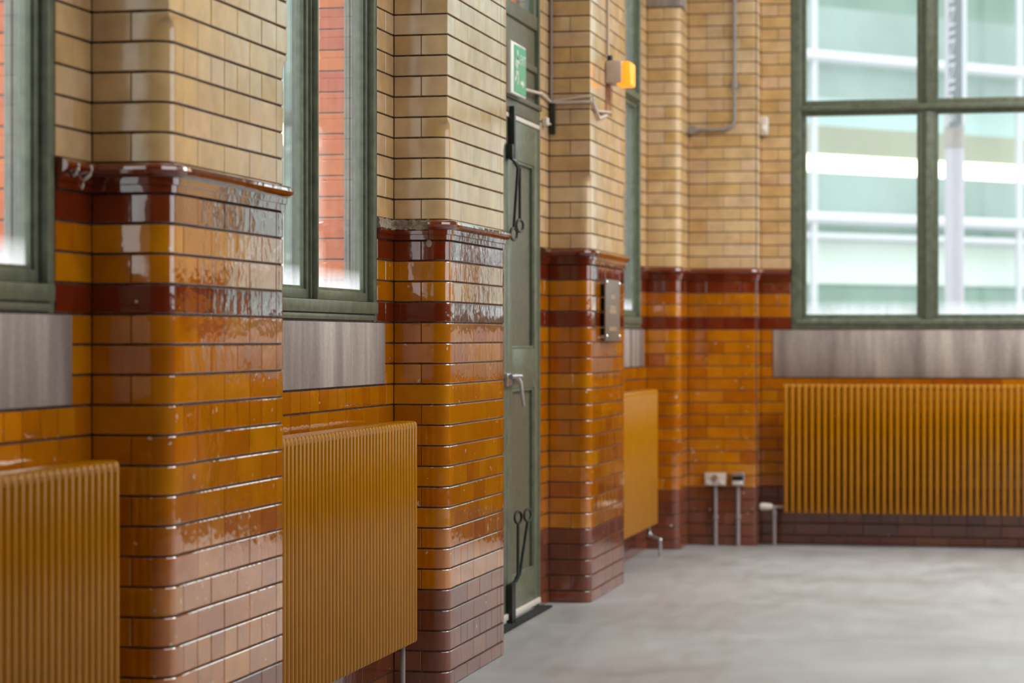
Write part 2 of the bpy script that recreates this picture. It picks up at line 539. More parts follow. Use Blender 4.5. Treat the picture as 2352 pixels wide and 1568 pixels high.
# ------------------------------------------------------------------ setting: floor, ceiling, outside walls
fl = MB().box(-3.0, 9.2, -4.2, 16.9, -.12, 0).obj('floor', M['floor'])
tag(fl, 'grey polished concrete floor with scuffs and a soft sheen', 'floor', kind='structure')
ce = MB()
for x0, x1, y0, y1 in ((-2.8, .6, -4.2, 16.9), (3.8, 9.2, -4.2, 16.9), (.6, 3.8, -4.2, 2.0), (.6, 3.8, 16.3, 16.9)):
    ce.box(x0, x1, y0, y1, 5.6, 5.75)
ce = ce.obj('ceiling', M['ceiling'])
tag(ce, 'pale ceiling high over the hall', 'ceiling', kind='structure')
wr = MB().box(8.9, 9.15, -4.2, 16.9, 0, 1.7).box(8.9, 9.15, -4.2, 16.9, 5.2, 5.6)
wr.box(8.9, 9.15, -4.2, 8.2, 1.7, 5.2)  # unseen stretch closed off to keep daylight from the pier returns
for y in (12.3, 16.6): wr.box(8.9, 9.15, y, y + .3, 1.7, 5.2)
wr = wr.obj('wall_right', M['plainbrick']); tag(wr, 'side wall of the hall with wide tall openings', 'wall', kind='structure')
wf = MB().box(-2.8, 9.15, -4.4, -4.2, 0, 5.6).obj('wall_front', M['plainbrick']); tag(wf, 'wall of the hall behind the viewer', 'wall', kind='structure')

# left wall: masonry round the window and door openings
OPEN_W = [(4.37, PIERS[0][0] - .247), (PIERS[0][1] + .247, PIERS[1][0] - .247), (PIERS[2][1] + .247, YC - .247)]
DOOR = (PIERS[1][1] + .247, PIERS[2][0] - .247)
HEAD = 4.35
SILL = zk(17)
wl = MB()
XI, XO, XE = XW - .006, -2.625, -2.785
edges = [(-4.2, OPEN_W[0][0]), (OPEN_W[0][1], OPEN_W[1][0]), (OPEN_W[1][1], DOOR[0]), (DOOR[1], OPEN_W[2][0]), (OPEN_W[2][1], 16.9)]
for a, b in edges: wl.box(XO, XI, a, b, 0, 5.6)
for a, b in OPEN_W: wl.box(XO, XI, a, b, 0, SILL + .0035); wl.box(XO, XI, a, b, HEAD, 5.6)
wl.box(XO, XI, DOOR[0], DOOR[1], HEAD, 5.6)
wl = wl.obj('wall_left', M['mortar'])
tag(wl, 'glazed brick wall between the piers, cream above and amber below', 'wall', kind='structure')
we = MB()
for a, b in edges: we.box(XE, XO - .001, a + .012, b - .012, 0, 5.6)
for a, b in OPEN_W: we.box(XE, XO - .001, a, b, 0, SILL - .05); we.box(XE, XO - .001, a, b, HEAD, 5.6)
we.box(XE, XO - .001, DOOR[0], DOOR[1], HEAD, 5.6)
we = we.obj('wall_exterior', M['mortar2'])
tag(we, 'orange red brick outer reveals seen through the window glass', 'wall', kind='structure')
for a, b in OPEN_W + [DOOR]:       # bricks of the outer reveal, facing -y at the far jamb
    for k in range(17, 46):
        cut = .118 if k % 2 else .16
        for s0, s1 in ((XE, XE + .16 - cut), (XE + .16 - cut, XO)):
            if s1 - s0 < .01: continue
            lay(we, b - .0, 'y', s0, s1, k, 'redbrick')

# bays of glazed brick on the left wall
def strip(y0, y1, k0, k1, flip=False):
    """narrow strip between an opening and the near side of a pier"""
    for k in range(k0, k1):
        z, h = course_h(k)
        if k == 21:
            if abs(y1 - PIERS[1][0]) < .01: broken_flat(wl, XW, 'x', y0, y1, k)
            else: lay(wl, XW, 'x', y0, y1, k, name='cornice_block')
            continue
        if k % 2: cuts = [y0, (y0 + y1) / 2, y1]
        else: cuts = [y0, y1]
        for a, b in zip(cuts, cuts[1:]): lay(wl, XW, 'x', a, b, k, h=h, z=z)
def under(y0, y1, k0, k1):
    for k in range(k0, k1):
        z, h = course_h(k)
        if k % 4 == 1: pitch, first = .115, .115
        else: pitch, first = P3, (.115 if k % 2 else .23)
        js = [0] + joints(y1 - y0, first, pitch, .04) + [y1 - y0]
        for a, b in zip(js, js[1:]): lay(wl, XW, 'x', y1 - b, y1 - a, k, h=h, z=z)
SX = .107                           # how far the stone sill runs past the frame
for i, (a, b) in enumerate(OPEN_W):
    far = (PIERS[0][0], PIERS[1][0], YC)[i]
    near = (4.12, PIERS[0][1], PIERS[2][1])[i]
    strip(b, far, 17, KMAX)
    strip(near, a, 17, KMAX)
    for k in (14, 15, 16):
        lay(wl, XW, 'x', b + SX, far, k); lay(wl, XW, 'x', near, a - SX, k)
    under(near, far, -1, 14)
strip(DOOR[1], PIERS[2][0], -1, KMAX)
strip(PIERS[1][1], DOOR[0], -1, KMAX)

# ------------------------------------------------------------------ piers
def core(o, x, y0, y1, depth_x, name, sharp=True):
    """mortar body of a pier with rounded corners below, sharp above"""
    e = .0045
    V, Fc = [], []
    def rings(zs, r):
        rows = []
        for z in zs:
            q = [(x - depth_x, y0 + e)]
            for i in range(7):
                t = -math.pi / 2 + i / 6 * math.pi / 2
                q.append((x - r + (r - e) * math.cos(t), y0 + r + (r - e) * math.sin(t)))
            for i in range(7):
                t = i / 6 * math.pi / 2
                q.append((x - r + (r - e) * math.cos(t), y1 - r + (r - e) * math.sin(t)))
            q.append((x - depth_x, y1 - e))
            rows.append([len(V) + i for i in range(len(q))]); V.extend([(a, b, z) for a, b in q])
        for A, B in zip(rows, rows[1:]):
            for i in range(len(A)):
                j = (i + 1) % len(A)
                Fc.append((A[i], A[j], B[j], B[i]))
        Fc.append(tuple(rows[-1]))
    if sharp:
        rings((0, zk(KT + 1) - .006), BR)
        rings((zk(KT + 1) - .006, 5.6), .0055)
    else: rings((0, 5.6), BR)
    me = bpy.data.meshes.new(name); me.from_pydata(V, [], Fc); me.update()
    return link(name, me, None, M['mortar'])
def pier(y0, y1, label, broken=False):
    o = core(None, XF, y0, y1, XF - XI, 'brick_pier')
    tag(o, label, 'pier', kind='structure')
    W = y1 - y0
    D = XF - XW
    for k in range(-1, KMAX):
        z, h = course_h(k)
        r0, r1 = (BR, None) if k < KT else ((BR, .0055) if k == KT else (.0055, None))
        if k % 2 == 0: a, b = .108, .23
        else: a, b = D, .115
        head = k % 4 == 1
        ma = course_mat(k)
        # near corner
        pts = [(XF - a * t, y0 - .004, z + h * q) for t in (.25, .6, .95) for q in (.2, .8)] + [(XF + .004, y0 + .06 + (b - .06) * t, z + h * .5) for t in (.2, .8)]
        if k == 21:
            if broken:
                broken_flat(o, y0, 'y', XW, XF - .075, k)
                put(o, cornice_corner(.075, .115, False), (XF, y0, z), 0, 'red', pts, 'cornice_block')
            else: put(o, cornice_corner(D, .115, False), (XF, y0, z), 0, 'red', pts, 'cornice_block')
            js = [.115]
            while js[-1] + P3 < W - .16: js.append(js[-1] + P3)
            js.append(W - .115)
            for s0, s1 in zip(js, js[1:]): lay(o, XF, 'x', y0 + s0, y0 + s1, k, name='cornice_block')
            put(o, cornice_corner(D, .115, True), (XF, y1, z), 0, 'red', [(XF + .004, y1 - .06 - .05 * t, z + h * .6) for t in (.1, .6)], 'cornice_block')
            continue
        put(o, corner_brick(a, b, h, r0, False, r1), (XF, y0, z), 0, ma, pts)
        if k % 2 == 0: lay(o, y0, 'y', XW, XF - a, k, h=h, z=z)
        # front
        pitch = .115 if head else P3
        fb = .115
        js = [b]
        while js[-1] + pitch < W - fb - .06: js.append(js[-1] + pitch)
        if W - fb - js[-1] > .03: js.append(W - fb)
        else: fb = W - js[-1]
        for s0, s1 in zip(js, js[1:]): lay(o, XF, 'x', y0 + s0, y0 + s1, k, h=h, z=z)
        # far corner
        pts = [(XF + .004, y1 - fb + (fb - .05) * t, z + h * q) for t in (.1, .6) for q in (.2, .8)]
        put(o, corner_brick(.108, fb, h, r0, True, r1), (XF, y1, z), 0, ma, pts)
        lay_back = None
    return o
PIER = [pier(*PIERS[0], 'nearest glazed brick pier, cream over amber, left of the fluted radiator in focus'),
        pier(*PIERS[1], 'glazed brick pier beside the green door, its moulding chipped grey', True),
        pier(*PIERS[2], 'glazed brick pier carrying the amber lamp and the bronze plaque')]

# corner pier, where the left wall meets the far wall
cp = core(None, XF, YC, 16.9, XF - XI, 'brick_pier', False)
tag(cp, 'slim glazed brick pier in the far corner under a brown stone', 'pier', kind='structure')
CST = zk(43) + .03
for k in range(-1, KMAX):
    z, h = course_h(k)
    r0, r1 = BR, None
    D = XF - XW
    a, b = (.108, .23) if k % 2 == 0 else (D, .115)
    pts = [(XF - a * t, YC - .004, z + h * q) for t in (.25, .6, .95) for q in (.2, .8)]
    W = YB - YC
    if k == 21:
        put(cp, cornice_corner(D, W, False), (XF, YC, z), 0, 'red', pts, 'cornice_block'); continue
    put(cp, corner_brick(a, b, h, r0, False, r1), (XF, YC, z), 0, course_mat(k), pts)
    if k % 2 == 0: lay(cp, YC, 'y', XW, XF - a, k, h=h, z=z)
    js = [b, W] if not (k % 4 == 1) else [b, .23, W]
    for s0, s1 in zip(js, js[1:]): lay(cp, XF, 'x', YC + s0, YC + s1, k, h=h, z=z)
# far pier on the far wall
fp = MB().box(XF - .2, XR - .005, YB + .005, 16.9, 0, 5.6).obj('brick_pier', M['mortar'])
tag(fp, 'flat glazed brick pier on the far wall carrying the grey conduit and sockets', 'pier', kind='structure')
RS = .03
W = XR - XF
for k in range(-1, KMAX):
    z, h = course_h(k)
    Dp = YR - YB
    a, b = (.115, Dp) if k % 2 == 0 else (.23, .108)
    pts = [(XR - a * t, YB - .004, z + h * q) for t in (.25, .6, .95) for q in (.2, .8)]
    if k == 21:
        put(fp, cornice_corner(.23, Dp, False), (XR, YB, z), 0, 'red', pts, 'cornice_block')
        lay(fp, YB, 'y', XF, XR - .23, k, name='cornice_block'); continue
    put(fp, corner_brick(a, b, h, RS, False), (XR, YB, z), 0, course_mat(k), pts)
    if k % 2: lay(fp, XR, 'x', YB + b, YR, k, h=h, z=z)
    head = k % 4 == 1
    cuts = [XR - a]
    while cuts[-1] - (.115 if head else P3) > XF + .06: cuts.append(cuts[-1] - (.115 if head else P3))
    cuts.append(XF)
    for s1, s0 in zip(cuts, cuts[1:]): lay(fp, YB, 'y', s0, s1, k, h=h, z=z)

# ------------------------------------------------------------------ far wall
WX0 = x_at(1816, YR)               # left edge of the big window
PW = .862                          # pitch of its lights
NL = 3
WX1 = WX0 + .10 + NL * PW + .04
wb_ = MB().box(XR - .2, WX0, YR + .005, 16.9, 0, 5.6).box(WX0, WX1, YR + .005, 16.9, 0, SILL + .0035)
wb_.box(WX0, WX1, YR + .005, 16.9, HEAD, 5.6).box(WX1, 9.15, YR + .005, 16.9, 0, 5.6)
wk = wb_.obj('wall_back', M['mortar'])
tag(wk, 'far glazed brick wall round the large green framed window', 'wall', kind='structure')
SXB = .122
for k in range(-1, KMAX):
    z, h = course_h(k)
    if k >= 17:
        if k == 21: lay(wk, YR, 'y', XR, WX0, k, name='cornice_block')
        else:
            cuts = [XR, XR + .115, WX0] if k % 2 else [XR, WX0]
            for s0, s1 in zip(cuts, cuts[1:]): lay(wk, YR, 'y', s0, s1, k, h=h, z=z)
    elif k >= 13:
        lay(wk, YR, 'y', XR, WX0 - SXB, k, h=h, z=z)
    else:
        head = k % 4 == 1
        js = [0] + joints(WX1 + .3 - XR, .115 if head or k % 2 else .23, .115 if head else P3, .05) + [WX1 + .3 - XR]
        for a, b in zip(js, js[1:]): lay(wk, YR, 'y', XR + a, XR + b, k, h=h, z=z)
    s = WX1
    if k >= 13:
        x = WX1 if k >= 17 else WX1 + SXB
        while x < 8.6:
            w = .115 if k % 4 == 1 else P3
            lay(wk, YR, 'y', x, x + w, k, h=h, z=z); x += w
    else:
        x = WX1 + .3
        while x < 8.6: lay(wk, YR, 'y', x, x + P3, k, h=h, z=z); x += P3
flush_stuff()

# white paint run down the moulding beside the first pier, and a chip in the red course of the second
for u, v0, v1 in ((178, 376, 402), (207, 380, 432)):
    yy = y_at(u, XW + .03)
    b = MB()
    za_, zb_ = z_at(v0, XW, yy), z_at(v1, XW, yy)
    n_ = 7
    prof = sorted(CP, key=lambda q: q[1])
    def face_out(z):
        d = zk(22) - z
        return max([o for o, q in CP if abs(q - d) < .012] + [.006])
    b.tube([(XW + face_out(za_ + (zb_ - za_) * i / n_) - .0025, yy + .004 * math.sin(i * .9), za_ + (zb_ - za_) * i / n_) for i in range(n_ + 1)], [.0042 + .002 * math.sin(i * 2.1) for i in range(n_ + 1)], 8)
    o = b.obj('paint_drip', M['white'], wl); o['label'] = 'white paint run over the red moulding'
xc = x_at(985, PIERS[1][0])
o = MB().ball((xc, PIERS[1][0] - .0002, zk(21) - .012), .012, (1, .08, 1.3)).obj('chip', M['broken'], PIER[1]); o['label'] = 'grey chip in the red course'
# ------------------------------------------------------------------ windows
def frame_matrix(kind, s, P):
    """local x along the wall, local y out through the wall, z up"""
    if kind == 'x': return Matrix.Translation((P, s, 0)) @ Matrix.Rotation(math.pi / 2, 4, 'Z')
    return Matrix.Translation((s, P, 0))
def window(name, kind, s, P, W, lights, label, mw=.05, fw=.05, thick=.12, transom=(2.90, 3.02), z0=SILL, z1=HEAD, sash=.028, rail=.076):
    o = empty(name); o.matrix_world = frame_matrix(kind, s, P)
    tag(o, label, 'window', kind='structure')
    G = M['green']
    e = .004
    # outer frame: jambs, head
    for x0, x1 in ((e, fw), (W - fw, W - e)):
        MB().box(x0, x1, 0, thick, z0, z1 - e, .006).obj('jamb', G, o)
    MB().box(fw, W - fw, 0, thick, z1 - .07, z1 - e, .006).obj('head_rail', G, o)
    # sill rail with a weathered top and a round bead below
    b = MB().box(fw * .5, W - fw * .5, -.012, thick, z0 + .030, z0 + rail, .006)
    b.box(fw * .5, W - fw * .5, -.004, thick, z0 + .004, z0 + .030, .010)
    b.obj('bottom_rail', G, o)
    pw = (W - 2 * fw - (lights - 1) * mw) / lights
    rows = [(z0 + rail, transom[0]), (transom[1], z1 - .07)]
    MB().box(fw, W - fw, -.006, thick, transom[0] + .014, transom[1], .006).box(fw, W - fw, .012, thick, transom[0], transom[0] + .015, .005).obj('transom', G, o)
    for i in range(lights - 1):
        x = fw + (i + 1) * pw + i * mw
        for a, c in rows:
            b = MB().box(x, x + mw, .016, thick, a, c, .006)
            b.box(x + mw * .32, x + mw * .68, -.004, .03, a - .02, c + .001, .004)
            b.obj('mullion', G, o)
    for i in range(lights):
        x = fw + i * (pw + mw)
        for a, c in rows:
            f = MB(); w = sash
            f.box(x + .002, x + w, .024, .07, a + .002, c - .002, .004).box(x + pw - w, x + pw - .002, .024, .07, a + .002, c - .002, .004)
            f.box(x + w, x + pw - w, .024, .07, a + .002, a + w * 1.3, .004).box(x + w, x + pw - w, .024, .07, c - w, c - .002, .004)
            t = .011
            f.box(x + w, x + w + t, .034, .06, a + w, c - w).box(x + pw - w - t, x + pw - w, .034, .06, a + w, c - w)
            f.box(x + w + t, x + pw - w - t, .034, .06, a + w * 1.3, a + w * 1.3 + t)
            sh = f.obj('sash', G, o)
            MB().box(x + w, x + pw - w, .045, .049, a + w, c - w).obj('pane', M['glass'], sh)
    # outer reveal lining of painted beads
    if kind == 'x':
        for side in (0, 1):
            bm = MB()
            for q, (d0, d1, t) in enumerate(((.07, .078, .022), (.080, .092, .016), (.094, .104, .021), (.106, .119, .012))):
                x0, x1 = (fw - .004, fw + t) if side == 0 else (W - fw - t, W - fw + .004)
                bm.box(x0, x1, d0, d1, z0 + .09, z1 - .07, .003)
            bm.obj('reveal_bead', M['lead'], o)
    return o
window('window_1', 'x', OPEN_W[0][0], XW, OPEN_W[0][1] - OPEN_W[0][0], 2, 'green framed window at the left edge, over the nearest radiator', mw=.06, fw=.05)
window('window_2', 'x', OPEN_W[1][0], XW, OPEN_W[1][1] - OPEN_W[1][0], 2, 'green framed window between the two nearest piers, red brick behind its glass', mw=.045, fw=.05)
window('window_3', 'x', OPEN_W[2][0], XW, OPEN_W[2][1] - OPEN_W[2][0], 2, 'narrow view of green window between lamp pier and far corner', mw=.06, fw=.05, transom=(2.93, 2.985))
window('window_4', 'y', WX0, YR, WX1 - WX0, NL, 'large green framed window in the far wall, four panes in view', mw=.085, fw=.075, transom=(2.928, 2.982), sash=.018, rail=.068)

def sill(i, b, label):
    o = b.obj('trim_%d' % i, M['stone']); tag(o, label, 'sill', kind='structure')
for i, (a, b) in enumerate(OPEN_W):
    sill(i + 1, MB().box(-2.62, XW + .004, a - SX + .003, b + SX - .003, zk(14) + .004, zk(17) - .003, .004),
         ('streaked grey stone sill block at left edge above nearest radiator', 'grey stone sill block between the two nearest piers', 'pale stone sill block behind the lamp pier')[i])
sill(4, MB().box(WX0 - SXB + .003, WX1 + SXB - .003, YR - .004, 16.62, zk(13) + .004, zk(17) - .003, .004), 'long streaked stone sill block under the large far window')
o = MB().box(XW + .004, XF + .012, YC - .016, YC + .2, z_at(14, XF, YC), z_at(14, XF, YC) + .32, .006).obj('trim_5', M['stone']); tag(o, 'brown stone corbel block at the top of the far corner pier', 'corbel', kind='structure')

# ------------------------------------------------------------------ door
d0, d1 = DOOR
do = empty('door_1', (XW, d0, 0)); tag(do, 'green grey double door with long iron bolts between two brick piers', 'door', kind='structure')
do.rotation_euler = (0, 0, math.pi / 2)
DW = d1 - d0
G = M['green']
DT = 2.47                           # top of the leaves
for x0, x1 in ((.004, .035), (DW - .035, DW - .004)): MB().box(x0, x1, -.004, .10, 0.001, HEAD - .01, .005).obj('jamb', G, do)
tr = MB().box(.035, DW - .035, -.008, .10, DT + .03, DT + .10, .006).box(.035, DW - .035, -.02, .02, DT + .10, DT + .125, .005).obj('door_head', M['panel'], do)
MB().box(.035, DW - .035, .02, .06, DT + .125, 3.0, 0).box(.035, DW - .035, .005, .03, 2.765, 2.80, .005).box(.035, DW - .035, .004, .10, 2.985, 3.06, .006).obj('transom_panel', M['panel'], do)
f = MB().box(.035, .10, .01, .07, 3.06, HEAD - .01, .005).box(DW - .10, DW - .035, .01, .07, 3.06, HEAD - .01, .005).box(DW / 2 - .03, DW / 2 + .03, .01, .07, 3.06, HEAD - .01, .005).obj('fanlight_frame', G, do)
for x0, x1 in ((.10, DW / 2 - .03), (DW / 2 + .03, DW - .10)): MB().box(x0, x1, .035, .039, 3.062, HEAD - .02).obj('pane', M['glass'], f)
for side in (0, 1):
    lw = DW / 2 - .037
    x0 = .037 if side == 0 else DW / 2 + .001
    x1 = x0 + lw - .002
    lf = MB()
    zb, zt = .028, DT + .028
    lf.box(x0, x0 + .115, .0, .05, zb, zt, .003).box(x1 - .10, x1, .0, .05, zb, zt, .003)
    for a, c in ((zb, .215), (1.145, 1.345), (2.28, zt)): lf.box(x0 + .114, x1 - .099, .0015, .05, a, c, .003)
    lf = lf.obj('door_leaf', G, do)
    for a, c in ((.215, 1.145), (1.345, 2.28)):
        MB().box(x0 + .114, x1 - .099, .022, .04, a, c).obj('panel', M['panel'], lf)
        bd = MB(); t = .014
        bd.box(x0 + .115, x0 + .115 + t, .006, .022, a, c, .003).box(x1 - .10 - t, x1 - .10, .006, .022, a, c, .003)
        bd.box(x0 + .115, x1 - .10, .004, .022, a, a + t, .003).box(x0 + .115, x1 - .10, .006, .022, c - t, c, .003)
        bd.obj('panel_bead', G, lf)
    MB().box(x0, x1, -.006, .0, zt - .022, zt, .002).obj('pale_strip', M['white'], lf)  # thin pale strip along the top of the leaf
    MB().box(x0 + .004, x1, -.014, .0, zb, zb + .03, .004).obj('kick_strip', M['white'], lf)
# iron bolts with ring handles
def bolt(yb, xring, yring, zring, zend, up):
    """rod held near the meeting stiles, its handle swung out into the room; world coordinates"""
    xb = XW + .022
    zj = .20 if not up else 2.27
    b = MB()
    b.box(xb - .020, xb + .012, yb - .018, yb + .018, min(zj, zend), max(zj, zend), .004)
    b.tube([(xb, yb, zend), (xb, yb, zj)], .012, 10)
    s = 1 if not up else -1
    pts = [(xb, yb, zj), (xb + .015, yb + .012, zj + s * .012), (xb + .03, yb + .02, zj + s * .045), (xring, yring, zring - s * .028)]
    b.tube(pts, .0075, 10)
    bo = b.obj('bolt', M['iron'])
    bo.parent = do; bo.matrix_parent_inverse = (Matrix.Translation(do.location) @ Matrix.Rotation(math.pi / 2, 4, 'Z')).inverted()
    r = MB().ring((xring, yring, zring), .030, .0065, (.9, -.35, 0), 20).obj('ring_handle', M['iron'], bo)
for u, v, yb, zend, up in ((1190, 1188, 11.50, .003, False), (1212, 1183, 11.545, .003, False), (1180, 537, 11.50, 2.34, True), (1194, 518, 11.545, 2.53, True)):
    yr = yb + .05
    xr = x_at(u, yr)
    bolt(yb, xr, yr, z_at(v, xr, yr), zend, up)
lk = MB()
yl = 11.52
zl = z_at(870, XW, yl)
lk.box(XW + .002, XW + .022, yl - .10, yl + .03, zl - .035, zl + .028, .004)
lk.tube([(XW + .03, yl - .06, zl + .012), (XW + .045, yl + .10, zl + .012)], .012, 12)
lk.box(XW + .002, XW + .03, yl + .05, yl + .12, zl - .03, zl + .026, .004)
lo = lk.obj('rim_latch', M['chrome']); lo.parent = do
lo.matrix_parent_inverse = (Matrix.Translation(do.location) @ Matrix.Rotation(math.pi / 2, 4, 'Z')).inverted()
lv = MB().tube([(XW + .04, yl + .06, zl + .01), (XW + .05, yl + .075, zl - .02), (XW + .062, yl + .09, z_at(932, XW + .06, yl + .09))], [.009, .009, .0075], 10).obj('lever', M['chrome'], lo)
mt = MB().box(XW + .001, XW + .066, d0 + .02, d1 + .01, .001, .012, .003).obj('threshold_mat', M['black'])
tag(mt, 'black brush strip lying along the foot of the green door', 'mat')

# ------------------------------------------------------------------ radiators
def section_mesh(dep, z0, z1, pitch):
    """one section: front and back tube joined by a rounded head and foot; local x along the radiator, local y into the wall"""
    b = MB(); r = .0138
    for y in (r, dep / 2, dep - r):  # middle tube added to block light and darken the gaps
        b.tube([(0, y, z0 + .004), (0, y, z0 + .012), (0, y, z1 - .016), (0, y, z1 - .006)], [.009, r, r, .011], 14)
    w = pitch / 2 - .0007
    b.box(-w, w, .003, dep - .003, z1 - .034, z1, .012)
    b.box(-w * .7, w * .7, .008, dep - .008, z0, z0 + .03, .008)
    for f_ in b.bm.faces: f_.smooth = True
    me = b.mesh('section')
    me.materials.append(M['radiator'])
    return me
SEC = {}
def radiator(kind, s0, s1, P, z0, z1, label, valve):
    o = empty('radiator')
    pitch = .0436
    n_ = int((s1 - s0) / pitch)
    dep = .10
    if kind == 'x': o.location = (P, s1, 0); o.rotation_euler = (0, 0, math.pi / 2)
    else: o.location = (s0, P, 0)
    tag(o, label, 'radiator', group='mustard column radiators')
    key = (z0, z1)
    if key not in SEC: SEC[key] = section_mesh(dep, z0, z1, pitch)
    for i in range(n_):
        x = -(i + .5) * pitch if kind == 'x' else (i + .5) * pitch
        link('section', SEC[key], o, None, (x, 0, 0))
    L = n_ * pitch * (-1 if kind == 'x' else 1)
    a, b = sorted((0, L))
    valve(o, z0)
    return o
def valve_drop(dx, jog):
    def f(o, z0):
        b = MB()
        if jog: pts = [(dx, .05, z0 + .006), (dx, .05, z0 - .05), (dx + .005, .03, z0 - .075), (dx - .01, -.02, z0 - .095), (dx - .01, -.02, z0 - .13), (dx - .01, -.02, .001)]
        else: pts = [(dx, .05, z0 + .006), (dx, .05, .001)]
        b.tube(pts, .010, 10).tube([(dx, .05, z0 - .012), (dx, .05, z0 + .008)], .014, 10)
        if jog: b.ball((dx - .01, -.02, z0 - .10), .017).ball((dx, .05, z0 - .06), .017).tube([(dx - .01, -.02, z0 - .15), (dx - .01, -.02, z0 - .12)], .015, 10)
        b.obj('pipe', M['chrome'] if jog else M['steel'], o)
    return f
def valve_trv(o, z0):
    zc = z0 + .038
    b = MB().tube([(.02, .05, zc), (-.06, .05, zc)], .011, 12).tube([(-.06, .05, zc + .01), (-.06, .05, zc - .05), (-.06, .05, .001)], [.012, .012, .011], 12).tube([(-.06, .05, zc - .055), (-.06, .05, zc - .025)], .016, 12)
    b.obj('pipe', M['steel'], o)
    MB().tube([(-.07, .05, zc), (-.082, .05, zc), (-.13, .05, zc), (-.152, .05, zc), (-.158, .05, zc)], [.016, .022, .026, .024, .016], 16).obj('valve_head', M['white'], o)
radiator('x', RAD[0][2], RAD[0][3], RAD[0][1], RAD[0][4], RAD[0][5], 'mustard yellow fluted radiator at the bottom left corner', valve_drop(-.05, False))
radiator('x', RAD[1][2], RAD[1][3], RAD[1][1], RAD[1][4], RAD[1][5], 'mustard yellow fluted radiator between the two nearest piers, sharply in focus', valve_drop(-.05, False))
radiator('x', RAD[2][2], RAD[2][3], RAD[2][1], RAD[2][4], RAD[2][5], 'mustard radiator in the far corner bay behind the plaque pier', valve_drop(-.05, True))
radiator('y', x_at(1797, 16.27), WX1 + .15, 16.27, .225, 1.092, 'long mustard column radiator under the large far window, gaps between its tubes', valve_trv)

# ------------------------------------------------------------------ fittings on the walls
# exit sign on the panel over the door
ex = empty('exit_sign', (XW - .02, 11.58, 2.70)); tag(ex, 'green and white running man exit sign over the green door', 'sign')
ya, yb = 11.36, 11.70
za, zb = z_at(228, -2.44, yb), z_at(110, -2.44, yb)
bx = ex.location
def rel(b, name, ma, parent=ex):
    o = b.obj(name, ma); o.parent = parent
    base = ex.location if parent is ex else Vector((0, 0, 0))
    o.location = -Vector(base)
    return o
rel(MB().box(XW - .020, XW + .028, ya, yb, za + .01, zb - .005, .003), 'back_box', M['greybox'])
rel(MB().box(XW + .028, XW + .054, ya - .006, yb + .006, za, zb, .005), 'diffuser', M['signwhite'])
gp = rel(MB().box(XW + .054, XW + .0565, ya + .062, yb - .008, za + .012, zb - .014), 'green_face', M['signgreen'])
XS = XW + .0568
# running figure
bm = MB()
cy = ya + .125; zc = (za + zb) / 2
s = 1
bm.ball((XS, cy + .012, zc + .078), .014, (.15, 1, 1))
for a, b, r in (((cy + .008, zc + .06), (cy - .004, zc + .0), .013), ((cy - .004, zc), (cy + .028, zc - .03), .009), ((cy + .028, zc - .03), (cy + .018, zc - .075), .008),
                ((cy - .004, zc), (cy - .02, zc - .04), .009), ((cy - .02, zc - .04), (cy - .05, zc - .06), .008),
                ((cy + .008, zc + .055), (cy + .036, zc + .03), .007), ((cy + .036, zc + .03), (cy + .052, zc + .045), .006),
                ((cy + .006, zc + .055), (cy - .028, zc + .04), .007), ((cy - .028, zc + .04), (cy - .036, zc + .012), .006)):
    dy, dz = b[0] - a[0], b[1] - a[1]; L = math.hypot(dy, dz); ny, nz = -dz / L * r, dy / L * r
    vs = [bm.bm.verts.new((XS, a[0] + ny, a[1] + nz)), bm.bm.verts.new((XS, a[0] - ny, a[1] - nz)), bm.bm.verts.new((XS, b[0] - ny, b[1] - nz)), bm.bm.verts.new((XS, b[0] + ny, b[1] + nz))]
    bm.bm.faces.new(vs)
rel(bm, 'running_figure', M['signwhite'])
def text(body, size, M4, ma, parent, name, extrude=.0006, align='CENTER', space=1.0):
    """lettering as a mesh; M4 places it in the parent's own space"""
    c = bpy.data.curves.new(name, 'FONT'); c.body = body; c.size = size; c.extrude = extrude; c.align_x = align; c.align_y = 'CENTER'; c.space_character = space
    t_ = bpy.data.objects.new('text', c); COL.objects.link(t_)
    dg = bpy.context.evaluated_depsgraph_get()
    me = bpy.data.meshes.new_from_object(t_.evaluated_get(dg)); me.name = name
    bpy.data.objects.remove(t_); bpy.data.curves.remove(c)
    me.transform(M4); me.materials.clear()
    return link(name, me, parent, ma)
RX = Matrix(((0, 0, 1, 0), (1, 0, 0, 0), (0, 1, 0, 0), (0, 0, 0, 1)))   # text runs along +y and faces +x
text('EXIT', .066, Matrix.Translation(Vector((XS, yb - .082, zc + .05)) - ex.location) @ RX, M['signwhite'], ex, 'lettering')
ar = MB()
for q in (((yb - .135, zc - .052), (yb - .135, zc - .068), (yb - .09, zc - .068), (yb - .09, zc - .052)), ((yb - .09, zc - .036), (yb - .09, zc - .084), (yb - .055, zc - .06))):
    ar.bm.faces.new([ar.bm.verts.new((XS, a, b)) for a, b in q])
rel(ar, 'arrow', M['signwhite'])

